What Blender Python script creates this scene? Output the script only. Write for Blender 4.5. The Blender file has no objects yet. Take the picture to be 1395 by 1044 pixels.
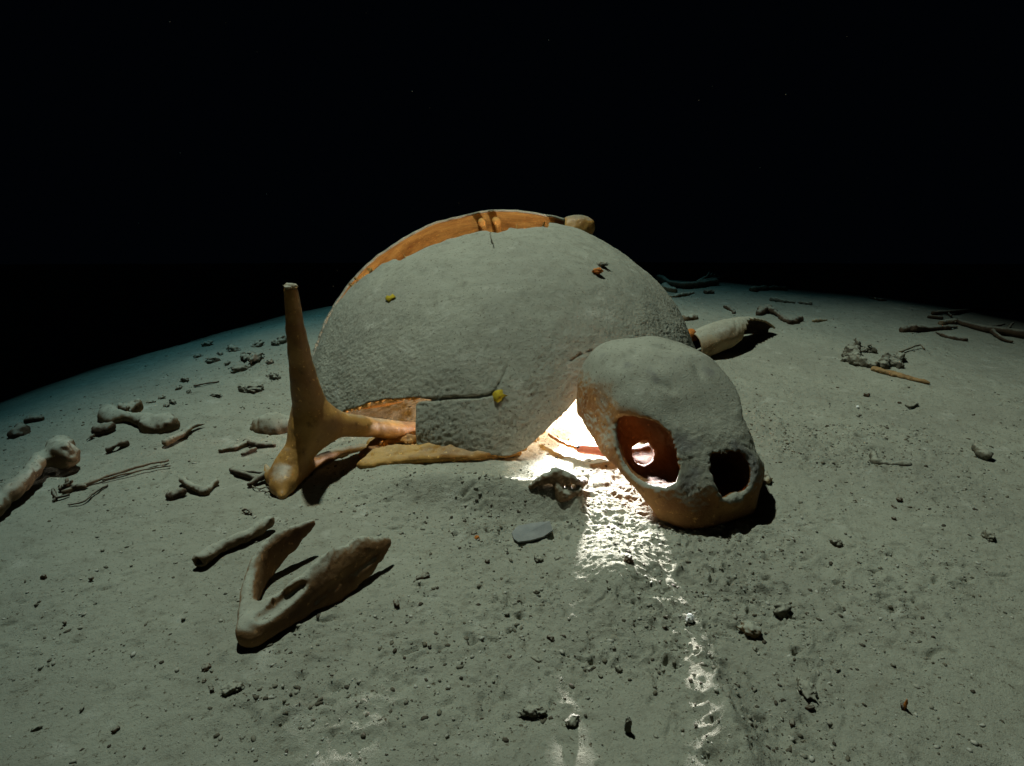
import bpy, math, random
import numpy as np
from mathutils import Vector, Matrix

scene = bpy.context.scene
C = scene.collection
# ------------------------------------------------------------------ camera
CAM_H, PITCH, F, CX, CY = 0.48, math.radians(20), 850.0, 697.5, 522.0
cam = bpy.data.cameras.new('camera')
cam.sensor_width = 36.0
cam.lens = 36.0 * F / 1395.0
cam.clip_start, cam.clip_end = 0.02, 60
camo = bpy.data.objects.new('camera', cam)
C.objects.link(camo)
camo.location = (0, 0, CAM_H)
camo.rotation_euler = (math.radians(90) - PITCH, 0, 0)
scene.camera = camo
# ------------------------------------------------------------------ world: the black water of a flooded cave
w = bpy.data.worlds.new('World')
scene.world = w
w.use_nodes = True
w.node_tree.nodes['Background'].inputs[0].default_value = (0.25, 0.55, 1.0, 1)
w.node_tree.nodes['Background'].inputs[1].default_value = 0.0011
vs = scene.view_settings
vs.view_transform = 'Standard'
vs.look = 'None'
vs.exposure = 0
vs.gamma = 1
vs.use_curve_mapping = False

# ------------------------------------------------------------------ divers' lamps and an added tint lamp
def spot(name, loc, target, energy, col, half_deg, blend, radius):
    l = bpy.data.lights.new(name, 'SPOT')
    l.energy, l.color = energy, col
    l.spot_size, l.spot_blend = math.radians(2 * half_deg), blend
    l.shadow_soft_size = radius
    o = bpy.data.objects.new(name, l)
    C.objects.link(o)
    o.location = loc
    o.rotation_euler = (Vector(target) - Vector(loc)).to_track_quat('-Z', 'Y').to_euler()
    return o

spot('diver_lamp_overhead', (-0.52, 1.56, 2.6), (0.30, 0.98, 0), 212, (1.0, 0.925, 0.68), 30, 0.9, 0.03)
spot('water_tint_lamp', (-0.52, 1.58, 2.6), (0.10, 1.24, 0), 112, (0.20, 0.66, 0.82), 30.5, 0.65, 0.03)  # added lamp: its teal stands in for the tint of the water
TORCH = Vector((0.165, 1.19, 0.056))
tl = bpy.data.lights.new('dive_torch', 'POINT')
tl.energy, tl.color, tl.shadow_soft_size = 12, (1.0, 0.92, 0.84), 0.010
to = bpy.data.objects.new('dive_torch', tl)
C.objects.link(to)
to.location = TORCH
spot('dive_torch_beam', TORCH, (0.150, 0.74, 0.01), 145, (1.0, 0.95, 0.98), 27, 0.5, 0.014)

# ------------------------------------------------------------------ numpy noise
_rng = np.random.default_rng(7)
_P = _rng.permutation(256).astype(np.int32)
_P = np.concatenate([_P, _P, _P])
_g3 = _rng.normal(size=(256, 3))
_g3 /= np.linalg.norm(_g3, axis=1, keepdims=True)
_g2 = np.stack([np.cos(np.arange(256) * 2.399), np.sin(np.arange(256) * 2.399)], 1)

def fade(t): return t * t * t * (t * (t * 6 - 15) + 10)

def pn2(x, y):
    xi, yi = np.floor(x).astype(np.int64), np.floor(y).astype(np.int64)
    fx, fy = x - xi, y - yi
    xi &= 255; yi &= 255
    u, v = fade(fx), fade(fy)
    def g(a, b):
        h = _P[_P[xi + a] + yi + b]
        return _g2[h, 0] * (fx - a) + _g2[h, 1] * (fy - b)
    n0 = g(0, 0) * (1 - u) + g(1, 0) * u
    n1 = g(0, 1) * (1 - u) + g(1, 1) * u
    return (n0 * (1 - v) + n1 * v) * 1.5

def pn3(x, y, z):
    xi, yi, zi = (np.floor(q).astype(np.int64) for q in (x, y, z))
    fx, fy, fz = x - xi, y - yi, z - zi
    xi &= 255; yi &= 255; zi &= 255
    u, v, t = fade(fx), fade(fy), fade(fz)
    def g(a, b, c):
        h = _P[_P[_P[xi + a] + yi + b] + zi + c]
        return _g3[h, 0] * (fx - a) + _g3[h, 1] * (fy - b) + _g3[h, 2] * (fz - c)
    r = []
    for c in (0, 1):
        n0 = g(0, 0, c) * (1 - u) + g(1, 0, c) * u
        n1 = g(0, 1, c) * (1 - u) + g(1, 1, c) * u
        r.append(n0 * (1 - v) + n1 * v)
    return (r[0] * (1 - t) + r[1] * t) * 1.5

def smooth(a, b, x):
    t = np.clip((x - a) / (b - a), 0, 1)
    return t * t * (3 - 2 * t)

# ------------------------------------------------------------------ terrain
def ground_base(x, y):
    """Large shape of the silt mound (no fine relief)."""
    x = np.asarray(x, float); y = np.asarray(y, float)
    dx, dy = x - 0.45, y - 1.22
    ang = np.arctan2(dy, dx)
    r = np.sqrt(dx * dx + dy * dy) + 0.05 * np.sin(3 * ang + 1.0) + 0.03 * np.sin(7 * ang)
    e = np.maximum(0, r - 1.12)
    front = smooth(0.2, 0.7, y)
    z = -1.3 * np.tanh(np.minimum(0.27 * e * e, 0.30 * e) / 1.3) * front
    # hollow in which the torch lies, the low bank in front of it and the hump that catches its beam
    z = z - 0.012 * np.exp(-((x - .12) / .16) ** 2 - ((y - 1.08) / .16) ** 2)
    bank = np.exp(-((y - (.80 + .22 * np.maximum(0, .06 - x))) / .035) ** 2) * smooth(-.30, -.05, x) * (1 - smooth(.092, .114, x))
    z = z + 0.038 * bank
    z = z + 0.029 * np.exp(-((x - .124) / .058) ** 2 - ((y - .625) / .085) ** 2) + .022 * np.exp(-((x - .192) / .020) ** 2 - ((y - .41) / .085) ** 2)
    z = z + 0.009 * pn2(x * 2.3 + 5.1, y * 2.3 + 1.7) + 0.004 * pn2(x * 6.1 + 2.2, y * 6.1)
    return z

def ray(px, py):
    x, y = px - CX, CY - py
    d = Vector((x, F * math.cos(PITCH) + y * math.sin(PITCH), y * math.cos(PITCH) - F * math.sin(PITCH)))
    return d.normalized()

def G(px, py, z=0.0):
    """Point of the place that a sight line meets at height z over the silt."""
    d = ray(px, py)
    ts = np.linspace(0.3, 3.6, 1400)
    gap = CAM_H + d.z * ts - ground_base(d.x * ts, d.y * ts) - z
    k = int(np.argmax(gap < 0)) if (gap < 0).any() else int(np.argmin(gap))
    t = ts[k]
    if k and gap[k] < 0:
        t = ts[k - 1] + (ts[k] - ts[k - 1]) * gap[k - 1] / (gap[k - 1] - gap[k])
    return Vector((d.x * t, d.y * t, CAM_H + d.z * t))

def at(px, py, Y):
    d = ray(px, py)
    t = Y / d.y
    return Vector((d.x * t, Y, CAM_H + d.z * t))

def to_px(P):
    P = np.asarray(P, float)
    z = P[..., 2] - CAM_H
    dep = P[..., 1] * math.cos(PITCH) - z * math.sin(PITCH)
    up = P[..., 1] * math.sin(PITCH) + z * math.cos(PITCH)
    return CX + F * P[..., 0] / dep, CY - F * up / dep

# ------------------------------------------------------------------ materials
class NT:
    def __init__(self, name):
        self.m = bpy.data.materials.new(name)
        self.m.use_nodes = True
        self.t = self.m.node_tree
        self.b = self.t.nodes['Principled BSDF']
        self.b.inputs['Roughness'].default_value = 0.9
        self.b.inputs['Specular IOR Level'].default_value = 0.15
    def n(self, typ, **kw):
        nd = self.t.nodes.new(typ)
        for k, v in kw.items():
            if k.startswith('_'): setattr(nd, k[1:], v)
            else: nd.inputs[k.replace('__', ' ')].default_value = v
        return nd
    def l(self, a, b): self.t.links.new(a, b)
    def coord(self): return self.n('ShaderNodeTexCoord').outputs['Object']
    def pos(self): return self.n('ShaderNodeNewGeometry').outputs['Position']
    def noise(self, co, scale, detail=4, rough=0.6):
        nd = self.n('ShaderNodeTexNoise', Scale=scale, Detail=detail, Roughness=rough)
        self.l(co, nd.inputs['Vector'])
        return nd.outputs['Fac']
    def ramp(self, v, a, b, c0=(0, 0, 0), c1=(1, 1, 1)):
        r = self.n('ShaderNodeValToRGB')
        e = r.color_ramp.elements
        e[0].position, e[0].color = a, (*c0, 1)
        e[1].position, e[1].color = b, (*c1, 1)
        self.l(v, r.inputs[0])
        return r.outputs[0]
    def mix(self, f, a, b, mode='MIX'):
        m = self.n('ShaderNodeMix', _data_type='RGBA', _blend_type=mode)
        for k, v in ((0, f), (6, a), (7, b)):
            if isinstance(v, (int, float)): m.inputs[k].default_value = v
            elif isinstance(v, tuple): m.inputs[k].default_value = (*v, 1)
            else: self.l(v, m.inputs[k])
        return m.outputs[2]
    def math(self, op, a, b=None, clamp=False):
        m = self.n('ShaderNodeMath', _operation=op, _use_clamp=clamp)
        for k, v in ((0, a), (1, b)):
            if v is None: continue
            if isinstance(v, (int, float)): m.inputs[k].default_value = v
            else: self.l(v, m.inputs[k])
        return m.outputs[0]
    def bump(self, h, strength, dist, prev=None):
        b = self.n('ShaderNodeBump', Strength=strength, Distance=dist)
        self.l(h, b.inputs['Height'])
        if prev: self.l(prev, b.inputs['Normal'])
        return b.outputs[0]

SILT = (0.300, 0.303, 0.240)
SILT_D = (0.20, 0.195, 0.15)

def silt_colour(t, co, s=1.0):
    a = t.mix(t.ramp(t.noise(co, 5 * s, 5), 0.36, 0.66), SILT, (0.25, 0.25, 0.2))
    a = t.mix(t.ramp(t.noise(co, 42 * s, 6, .7), 0.52, 0.72), a, SILT_D)
    a = t.mix(t.ramp(t.noise(co, 17 * s, 4, .6), 0.60, 0.78), a, (0.40, 0.40, 0.335))
    a = t.mix(t.ramp(t.noise(co, 240 * s, 4, .65), 0.585, 0.70), a, (0.085, 0.07, 0.045))
    return a

def mat_ground():
    t = NT('silt_ground')
    t.b.inputs['Specular IOR Level'].default_value = 0.0
    t.b.inputs['Roughness'].default_value = 1.0
    co = t.pos()
    c = silt_colour(t, co)
    t.l(c, t.b.inputs['Base Color'])
    n = t.bump(t.noise(co, 170, 6, .75), 0.75, 0.005)
    n = t.bump(t.noise(co, 560, 4, .7), 0.6, 0.0016, n)
    t.l(n, t.b.inputs['Normal'])
    return t.m

def mat_bone(name, base, dark, lo, hi, amount=1.0, silt_s=1.0, fine=1.0, grain=0.35, wrinkle=0, stain=0):
    """Bare bone stained by tannin, with silt that has settled on what faces up (world normal z between lo and hi)."""
    t = NT(name)
    co = t.coord()
    b = t.mix(t.ramp(t.noise(co, 14 * fine, 5, .65), 0.35, 0.68), base, dark)
    b = t.mix(t.ramp(t.noise(co, 70 * fine, 4, .6), 0.60, 0.80), b, tuple(x * 0.45 for x in dark))
    b = t.mix(t.ramp(t.noise(co, 130 * fine, 3, .5), 0.64, 0.72), b, tuple(min(1, x * 1.7) for x in base))
    geo = t.n('ShaderNodeNewGeometry')
    sep = t.n('ShaderNodeSeparateXYZ')
    t.l(geo.outputs['Normal'], sep.inputs[0])
    z = t.math('ADD', sep.outputs['Z'], t.math('MULTIPLY', t.math('SUBTRACT', t.noise(co, 26 * fine, 6, .75), 0.5), grain * 2.2))
    mr = t.n('ShaderNodeMapRange', _clamp=True)
    mr.inputs['From Min'].default_value = lo
    mr.inputs['From Max'].default_value = hi
    mr.inputs['To Max'].default_value = amount
    t.l(z, mr.inputs['Value'])
    sc = silt_colour(t, co, silt_s)
    if stain: sc = t.mix(t.math('MULTIPLY', t.ramp(t.noise(co, 13, 3, .5), .60, .68), stain), sc, (.10, .095, .10))
    t.l(t.mix(mr.outputs[0], b, sc), t.b.inputs['Base Color'])
    if wrinkle:                                  # crusted silt: short dark creases between tiny plates
        mp = t.n('ShaderNodeMapping')
        mp.inputs['Scale'].default_value = (1, 1, 1.7)
        t.l(co, mp.inputs[0])
        wn = t.n('ShaderNodeTexNoise', Scale=30, Detail=3)
        t.l(mp.outputs[0], wn.inputs['Vector'])
        dv = t.n('ShaderNodeVectorMath', _operation='MULTIPLY_ADD')
        t.l(wn.outputs['Color'], dv.inputs[0]); dv.inputs[1].default_value = (.03, .03, .03); t.l(mp.outputs[0], dv.inputs[2])
        nz = t.noise(dv.outputs[0], 185, 6, .7)
        cr = t.math('MULTIPLY', t.math('ABSOLUTE', t.math('SUBTRACT', nz, .5)), 9.0, True)
        n = t.bump(cr, wrinkle, 0.0024)
        n = t.bump(t.noise(co, 420, 4, .7), 0.5, 0.0012, n)
    else:
        n = t.bump(t.noise(co, 210, 5, .7), 0.35, 0.002)
        n = t.bump(t.noise(co, 700, 3, .7), 0.35, 0.0008, n)
    t.l(n, t.b.inputs['Normal'])
    t.b.inputs['Roughness'].default_value = 0.8
    return t.m

def mat_plain(name, c0, c1, scale=60, rough=0.85, bump=.3):
    t = NT(name)
    co = t.coord()
    t.l(t.mix(t.ramp(t.noise(co, scale, 5, .65), 0.35, 0.68), c0, c1), t.b.inputs['Base Color'])
    t.l(t.bump(t.noise(co, scale * 4, 4, .7), bump, 0.002), t.b.inputs['Normal'])
    t.b.inputs['Roughness'].default_value = rough
    return t.m

def mat_grit():
    t = NT('grit')
    geo = t.n('ShaderNodeNewGeometry')
    r = t.n('ShaderNodeValToRGB')
    e = r.color_ramp.elements
    e[0].position, e[0].color = 0.0, (0.05, 0.04, 0.028, 1)
    e[1].position, e[1].color = 1.0, (0.36, 0.355, 0.30, 1)
    x = e.new(0.4); x.color = (0.11, 0.10, 0.07, 1)
    x = e.new(0.7); x.color = (0.26, 0.255, 0.205, 1)
    t.l(geo.outputs['Random Per Island'], r.inputs[0])
    t.l(r.outputs[0], t.b.inputs['Base Color'])
    return t.m

AMBER, AMBER_D = (0.46, 0.245, 0.062), (0.17, 0.068, 0.016)
M = {
    'ground': mat_ground(),
    'shell': mat_bone('shell_silt', (0.17, 0.12, 0.07), (0.10, 0.055, 0.03), -0.65, -0.15, 1.0, 1.0, 1.0, 0.3, .58),
    'inner': mat_bone('shell_inside', (0.42, 0.24, 0.065), (0.20, 0.088, 0.02), 0.75, 1.2, 0.5),
    'skull_in': mat_bone('skull_inside', (0.19, 0.082, 0.026), (0.09, 0.034, 0.010), 0.9, 1.4, 0.3),
    'skull': mat_bone('skull_bone', (0.30, 0.155, 0.05), (0.15, 0.06, 0.018), 0.03, 0.36, 1.0, 1, 1, .35, .55, .55),
    'amber': mat_bone('amber_bone', AMBER, AMBER_D, 0.66, 1.05, 0.85, 1.0, 1.0, 0.25),
    'jaw': mat_bone('jaw_bone', (0.24, 0.13, 0.055), (0.11, 0.055, 0.025), 0.48, 0.82, 1.0, 1, 1, .3),
    'bone': mat_bone('silted_bone', (0.16, 0.105, 0.055), (0.07, 0.04, 0.02), 0.42, 0.78, 1.0, 1, 1.6, .3),
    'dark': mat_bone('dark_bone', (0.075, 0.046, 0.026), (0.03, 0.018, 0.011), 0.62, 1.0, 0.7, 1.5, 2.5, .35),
    'twig': mat_bone('twig_bark', (0.12, 0.08, 0.042), (0.05, 0.03, 0.018), 0.55, 1.0, 0.7, 1.5, 2.5, .4),
    'pale': mat_bone('pale_bone', (0.36, 0.27, 0.15), (0.22, 0.14, 0.07), 0.3, 0.8, 0.9, 1, 1.5, .3),
    'slate': mat_plain('grey_flake', (0.15, 0.16, 0.155), (0.22, 0.225, 0.21), 40),
    'stone': mat_bone('silted_stone', (0.11, 0.10, 0.07), (0.05, 0.042, 0.03), 0.5, 0.95, 0.85, 1.5, 3, .4),
    'wood': mat_plain('split_wood', (0.30, 0.19, 0.085), (0.15, 0.085, 0.035), 50),
    'orange': mat_plain('orange_bone', (0.42, 0.15, 0.03), (0.24, 0.075, 0.015), 50),
    'yellow': mat_plain('yellow_leaf', (0.36, 0.28, 0.015), (0.20, 0.13, 0.01), 120),
    'pink': mat_plain('pink_bone', (0.52, 0.20, 0.13), (0.40, 0.13, 0.08), 80),
    'black': mat_plain('black_hole', (0.02, 0.015, 0.012), (0.03, 0.02, 0.015), 80),
    'white': mat_plain('white_chip', (0.75, 0.76, 0.74), (0.6, 0.6, 0.57), 80),
    'grit': mat_grit(),
}

def translucent(m, col, f):
    t = m.node_tree
    out = next(n for n in t.nodes if n.type == 'OUTPUT_MATERIAL')
    tr = t.nodes.new('ShaderNodeBsdfTranslucent'); tr.inputs[0].default_value = (*col, 1)
    mx = t.nodes.new('ShaderNodeMixShader'); mx.inputs[0].default_value = f
    t.links.new(t.nodes['Principled BSDF'].outputs[0], mx.inputs[1]); t.links.new(tr.outputs[0], mx.inputs[2])
    t.links.new(mx.outputs[0], out.inputs['Surface'])
translucent(M['skull_in'], (.30, .13, .04), .10)
M['amber'].node_tree.nodes['Principled BSDF'].inputs['Roughness'].default_value = .5
M['amber'].node_tree.nodes['Principled BSDF'].inputs['Specular IOR Level'].default_value = .4
translucent(M['amber'], (.5, .24, .06), .12)

# ------------------------------------------------------------------ mesh helpers
def mesh_from(name, V, Fc, mat, smooth_=True):
    me = bpy.data.meshes.new(name)
    V = np.asarray(V, np.float32)
    if isinstance(Fc, np.ndarray):
        k = Fc.shape[1]
        me.vertices.add(len(V)); me.vertices.foreach_set('co', V.ravel())
        me.loops.add(Fc.size); me.loops.foreach_set('vertex_index', Fc.ravel().astype(np.int32))
        me.polygons.add(len(Fc))
        me.polygons.foreach_set('loop_start', np.arange(0, Fc.size, k, dtype=np.int32))
        me.update(calc_edges=True)
    else:
        me.from_pydata(V.tolist(), [], Fc)
        me.update()
    if smooth_:
        me.polygons.foreach_set('use_smooth', np.ones(len(me.polygons), bool))
    for m in (mat if isinstance(mat, (list, tuple)) else [mat]):
        me.materials.append(m)
    me.validate()
    return me

def link(name, me, parent=None, loc=(0, 0, 0)):
    o = bpy.data.objects.new(name, me)
    C.objects.link(o)
    o.location = loc
    if parent: o.parent = parent
    return o

def tag(o, label=None, cat=None, group=None, kind=None):
    for k, v in (('label', label), ('category', cat), ('group', group), ('kind', kind)):
        if v: o[k] = v
    return o

def empty(name, loc):
    o = bpy.data.objects.new(name, None)
    o.empty_display_size = 0.02
    C.objects.link(o)
    o.location = loc
    return o

def surface_nets(f, origin, h):
    ins = f < 0
    nx, ny, nz = f.shape
    cnt = np.zeros((nx - 1, ny - 1, nz - 1), np.int8)
    for a in (0, 1):
        for b in (0, 1):
            for c in (0, 1):
                cnt += ins[a:nx - 1 + a, b:ny - 1 + b, c:nz - 1 + c]
    act = (cnt > 0) & (cnt < 8)
    I = np.argwhere(act)
    idx = -np.ones(act.shape, np.int64)
    idx[act] = np.arange(len(I))
    acc = np.zeros((len(I), 3)); num = np.zeros(len(I))
    cor = [(a, b, c) for a in (0, 1) for b in (0, 1) for c in (0, 1)]
    for p in cor:
        for ax in range(3):
            if p[ax]: continue
            q = list(p); q[ax] = 1
            fp = f[I[:, 0] + p[0], I[:, 1] + p[1], I[:, 2] + p[2]]
            fq = f[I[:, 0] + q[0], I[:, 1] + q[1], I[:, 2] + q[2]]
            m = (fp < 0) != (fq < 0)
            t = fp[m] / (fp[m] - fq[m])
            pos = np.tile(np.array(p, float), (m.sum(), 1))
            pos[:, ax] += t
            acc[m] += pos; num[m] += 1
    V = (I + acc / num[:, None]) * h + np.asarray(origin)
    quads = []
    for ax in range(3):
        s0 = [slice(None)] * 3; s1 = [slice(None)] * 3
        s0[ax] = slice(0, -1); s1[ax] = slice(1, None)
        A, B = ins[tuple(s0)], ins[tuple(s1)]
        E = np.argwhere(A != B)
        o1, o2 = [(1, 2), (2, 0), (0, 1)][ax]
        ok = (E[:, o1] > 0) & (E[:, o2] > 0) & (E[:, o1] < f.shape[o1] - 1) & (E[:, o2] < f.shape[o2] - 1)
        E = E[ok]
        def cell(d1, d2):
            q = E.copy(); q[:, o1] -= d1; q[:, o2] -= d2
            return idx[q[:, 0], q[:, 1], q[:, 2]]
        Q = np.stack([cell(1, 1), cell(0, 1), cell(0, 0), cell(1, 0)], 1)
        flip = ~A[E[:, 0], E[:, 1], E[:, 2]]
        Q[flip] = Q[flip][:, ::-1]
        quads.append(Q)
    return V, np.concatenate(quads)

def biggest(V, Q):
    par = np.arange(len(V))
    for _ in range(200):
        m = np.minimum.reduce([par[Q[:, i]] for i in range(4)])
        new = par.copy()
        for i in range(4): np.minimum.at(new, Q[:, i], m)
        new = new[new]
        if (new == par).all(): break
        par = new
    u, c = np.unique(par, return_counts=True)
    ok = par == u[c.argmax()]
    Q = Q[ok[Q[:, 0]]]
    used, inv = np.unique(Q, return_inverse=True)
    return V[used], inv.reshape(Q.shape)

def smin(a, b, k):
    h = np.clip(0.5 + 0.5 * (b - a) / k, 0, 1)
    return b * (1 - h) + a * h - k * h * (1 - h)
def smax(a, b, k): return -smin(-a, -b, k)

def sd_seg(p, a, b, ra, rb):
    a = np.asarray(a, float); b = np.asarray(b, float)
    ab = b - a
    t = np.clip(((p - a) @ ab) / max(ab @ ab, 1e-12), 0, 1)
    return np.linalg.norm(p - a - t[..., None] * ab, axis=-1) - (ra + (rb - ra) * t)

def sd_ell(p, c, r):
    q = (p - np.asarray(c)) / np.asarray(r)
    k0 = np.linalg.norm(q, axis=-1)
    k1 = np.linalg.norm(q / np.asarray(r), axis=-1)
    return k0 * (k0 - 1) / np.maximum(k1, 1e-6)

def grid(lo, hi, h):
    ax = [np.arange(lo[i], hi[i] + h, h) for i in range(3)]
    if len(ax[0]) * len(ax[1]) * len(ax[2]) > 4e6: raise ValueError('grid too large')
    return np.stack(np.meshgrid(*ax, indexing='ij'), -1)

def chain_sdf(p, chains, k):
    d = None
    for pts, rad in chains:
        n = len(pts)
        if n > 2:
            m = (n - 1) * 4 + 1
            P = [np.array(x) for x in resample(pts, m)]
            L = np.cumsum([0] + [float(np.linalg.norm(np.array(a) - np.array(b))) for a, b in zip(pts, pts[1:])])
            R = np.interp(np.linspace(0, L[-1], m), L, rad)
        else:
            P, R = pts, rad
        c = None
        for i in range(len(P) - 1):
            s = sd_seg(p, P[i], P[i + 1], R[i], R[i + 1])
            c = s if c is None else np.minimum(c, s)
        d = c if d is None else smin(d, c, k)
    return d

def bone(name, chains, mat, k=0.01, vox=0.003, rough=0.0012, rs=90, cut=None, flat=None, parent=None, seed=0, smooth_=True, irr=.26):
    """chains: list of (points, radii) in the world; one continuous mesh whose origin is at its foot."""
    if irr == .26:                               # loose bones lie a little sunk into the silt
        chains = [([Vector(q) - Vector((0, 0, .35 * r)) for q, r in zip(c[0], c[1])], [.9 * r for r in c[1]]) for c in chains]
    allp = np.array([tuple(q) for ch in chains for q in ch[0]])
    mr = max(max(ch[1]) for ch in chains)
    base = Vector((allp[:, 0].mean(), allp[:, 1].mean(), allp[:, 2].min()))
    b = np.array(base)
    lo, hi = allp.min(0) - mr * 1.25 - 3 * vox - b, allp.max(0) + mr * 1.25 + 3 * vox - b
    p = grid(lo, hi, vox)
    q = p
    chl = [([np.array(x) - b for x in ch[0]], ch[1]) for ch in chains]
    if flat:                                    # flatten along a direction about the mean point
        n = np.array(Vector(flat[0]).normalized()); cpt = allp.mean(0) - b
        s = flat[1]
        q = p + (1 / s - 1) * ((p - cpt) @ n)[..., None] * n
        chl = [([x + (1 / s - 1) * ((x - cpt) @ n) * n for x in pts], r) for pts, r in chl]
    d = chain_sdf(q, chl, k)
    if cut is not None: d = cut(d, p + b)
    if rough:
        s = seed * 3.71
        d = d + rough * 1.7 * pn3(p[..., 0] * rs * .5 + s, p[..., 1] * rs * .5 + 3, p[..., 2] * rs * .5) + rough * pn3(p[..., 0] * rs + s, p[..., 1] * rs, p[..., 2] * rs) + rough * .6 * pn3(p[..., 0] * rs * 2.7, p[..., 1] * rs * 2.7 + s, p[..., 2] * rs * 2.7)
    if irr:
        f_, s_ = .62 / mr, seed * 1.93 + len(name)
        d = d + irr * mr * (pn3(p[..., 0] * f_ + s_, p[..., 1] * f_, p[..., 2] * f_ * .8) + .9 * (.3 - np.abs(pn3(p[..., 0] * f_ * 1.9, p[..., 1] * f_ * 1.9 + s_, p[..., 2] * f_ * 1.9))))
    V, Q = surface_nets(d, lo, vox)
    V, Q = biggest(V, Q)
    me = mesh_from(name, V, Q, mat, smooth_)
    return link(name, me, parent, base if parent is None else base)

def tube_verts(pts, rad, n=7, jitter=0.0, rnd=random):
    V, Fc = [], []
    for i, p in enumerate(pts):
        t = (pts[min(i + 1, len(pts) - 1)] - pts[max(i - 1, 0)]).normalized()
        u = t.orthogonal().normalized() if abs(t.z) > 0.95 else t.cross(Vector((0, 0, 1))).normalized()
        v = t.cross(u)
        for j in range(n):
            a = 2 * math.pi * j / n
            r = rad[i] * (1 + jitter * (rnd.random() - .5) * 2)
            V.append(p + u * math.cos(a) * r + v * math.sin(a) * r)
    for i in range(len(pts) - 1):
        for j in range(n):
            Fc.append((i * n + j, i * n + (j + 1) % n, (i + 1) * n + (j + 1) % n, (i + 1) * n + j))
    Fc.append(tuple(range(n))[::-1]); Fc.append(tuple((len(pts) - 1) * n + j for j in range(n)))
    return V, Fc

def resample(pts, n):
    pts = [Vector(p) for p in pts]
    L = [0]
    for a, b in zip(pts, pts[1:]): L.append(L[-1] + (b - a).length)
    out = []
    for i in range(n):
        s = L[-1] * i / (n - 1)
        k = max(j for j in range(len(L)) if L[j] <= s + 1e-9); k = min(k, len(pts) - 2)
        f = (s - L[k]) / max(L[k + 1] - L[k], 1e-9)
        p0, p1, p2, p3 = pts[max(k - 1, 0)], pts[k], pts[k + 1], pts[min(k + 2, len(pts) - 1)]
        out.append(0.5 * ((2 * p1) + (p2 - p0) * f + (2 * p0 - 5 * p1 + 4 * p2 - p3) * f * f + (3 * p1 - p0 - 3 * p2 + p3) * f ** 3))
    return out

def twig(name, branches, mat, n=16, sides=7, jit=0.22, parent=None, seed=1, wob=0.0012):
    """branches: list of (points, r0, r1); the forks of one twig are one mesh."""
    rnd = random.Random(seed)
    base = Vector(branches[0][0][0])
    V, Fc = [], []
    for pts, r0, r1 in branches:
        P = [p + Vector((rnd.uniform(-1, 1), rnd.uniform(-1, 1), rnd.uniform(-.5, .5))) * wob - base for p in resample(pts, n)]
        v, f = tube_verts(P, [r0 + (r1 - r0) * i / (n - 1) for i in range(n)], sides, jit, rnd)
        o = len(V); V += v; Fc += [tuple(i + o for i in q) for q in f]
    return link(name, mesh_from(name, [tuple(v) for v in V], Fc, mat), parent, base)

ICO_V, ICO_F = None, None
def ico():
    global ICO_V, ICO_F
    t = (1 + 5 ** .5) / 2
    v = np.array([(-1, t, 0), (1, t, 0), (-1, -t, 0), (1, -t, 0), (0, -1, t), (0, 1, t), (0, -1, -t), (0, 1, -t), (t, 0, -1), (t, 0, 1), (-t, 0, -1), (-t, 0, 1)], float)
    ICO_V = v / np.linalg.norm(v[0])
    ICO_F = np.array([(0, 11, 5), (0, 5, 1), (0, 1, 7), (0, 7, 10), (0, 10, 11), (1, 5, 9), (5, 11, 4), (11, 10, 2), (10, 7, 6), (7, 1, 8), (3, 9, 4), (3, 4, 2), (3, 2, 6), (3, 6, 8), (3, 8, 9), (4, 9, 5), (2, 4, 11), (6, 2, 10), (8, 6, 7), (9, 8, 1)])
ico()

def stone_mesh(name, r, mat, seed, vox=None, rough=0.35, fr=1.6):
    """irregular lump of radii r, about its own foot"""
    r = np.array(r, float)
    v = vox or max(min(r) / 5, 0.0009)
    p = grid(-r * 1.5 - 2 * v, r * 1.5 + 2 * v, v)
    q = p / r
    d = np.linalg.norm(q, axis=-1) - 1 + rough * pn3(q[..., 0] * fr + seed * 7.3, q[..., 1] * fr, q[..., 2] * fr + seed) + rough * .5 * pn3(q[..., 0] * fr * 2.6, q[..., 1] * fr * 2.6 + seed * 3.1, q[..., 2] * fr * 2.6)
    V, Q = surface_nets(d, -r * 1.5 - 2 * v, v)
    V[:, 2] += r[2] * 0.55
    return mesh_from(name, V, Q, mat)

# ------------------------------------------------------------------ the silt floor
def axis(lo, a, b, hi, fine, coarse_n):
    mid = np.arange(a, b, fine)
    g = np.linspace(0, 1, coarse_n + 1)[1:] ** 2.2
    return np.concatenate([(a - (a - lo) * g)[::-1], mid, b + (hi - b) * g])

rough_spots = [(G(1050, 790), .16), (G(720, 845), .14), (G(1250, 800), .13), (G(1060, 590), .22), (G(900, 860), .14), (G(1180, 600), .2),
               (G(330, 500), .2), (G(950, 720), .12), (G(620, 680), .16), (G(1010, 900), .12), (G(450, 930), .12), (G(960, 980), .1)]
def roughness_at(x, y):
    m = np.full(np.shape(x), 0.16)
    for c, s in rough_spots:
        m = m + 0.75 * np.exp(-((x - c.x) ** 2 + (y - c.y) ** 2) / (s * s * .5))
    return np.clip(m * (1 + 1.1 * pn2(x * 13 + 4, y * 13)) + 0.40 * pn2(x * 5 + 9, y * 5), 0.04, 1.3)

def poly_dist(x, y, pts):
    d = np.full(np.shape(x), 9.0); side = np.zeros(np.shape(x))
    for a, b in zip(pts, pts[1:]):
        ex, ey = b.x - a.x, b.y - a.y
        t = np.clip(((x - a.x) * ex + (y - a.y) * ey) / (ex * ex + ey * ey), 0, 1)
        dd = np.hypot(x - a.x - t * ex, y - a.y - t * ey)
        s = np.sign(ex * (y - a.y) - ey * (x - a.x))
        u = dd < d
        d = np.where(u, dd, d); side = np.where(u, s, side)
    return d, side

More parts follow.
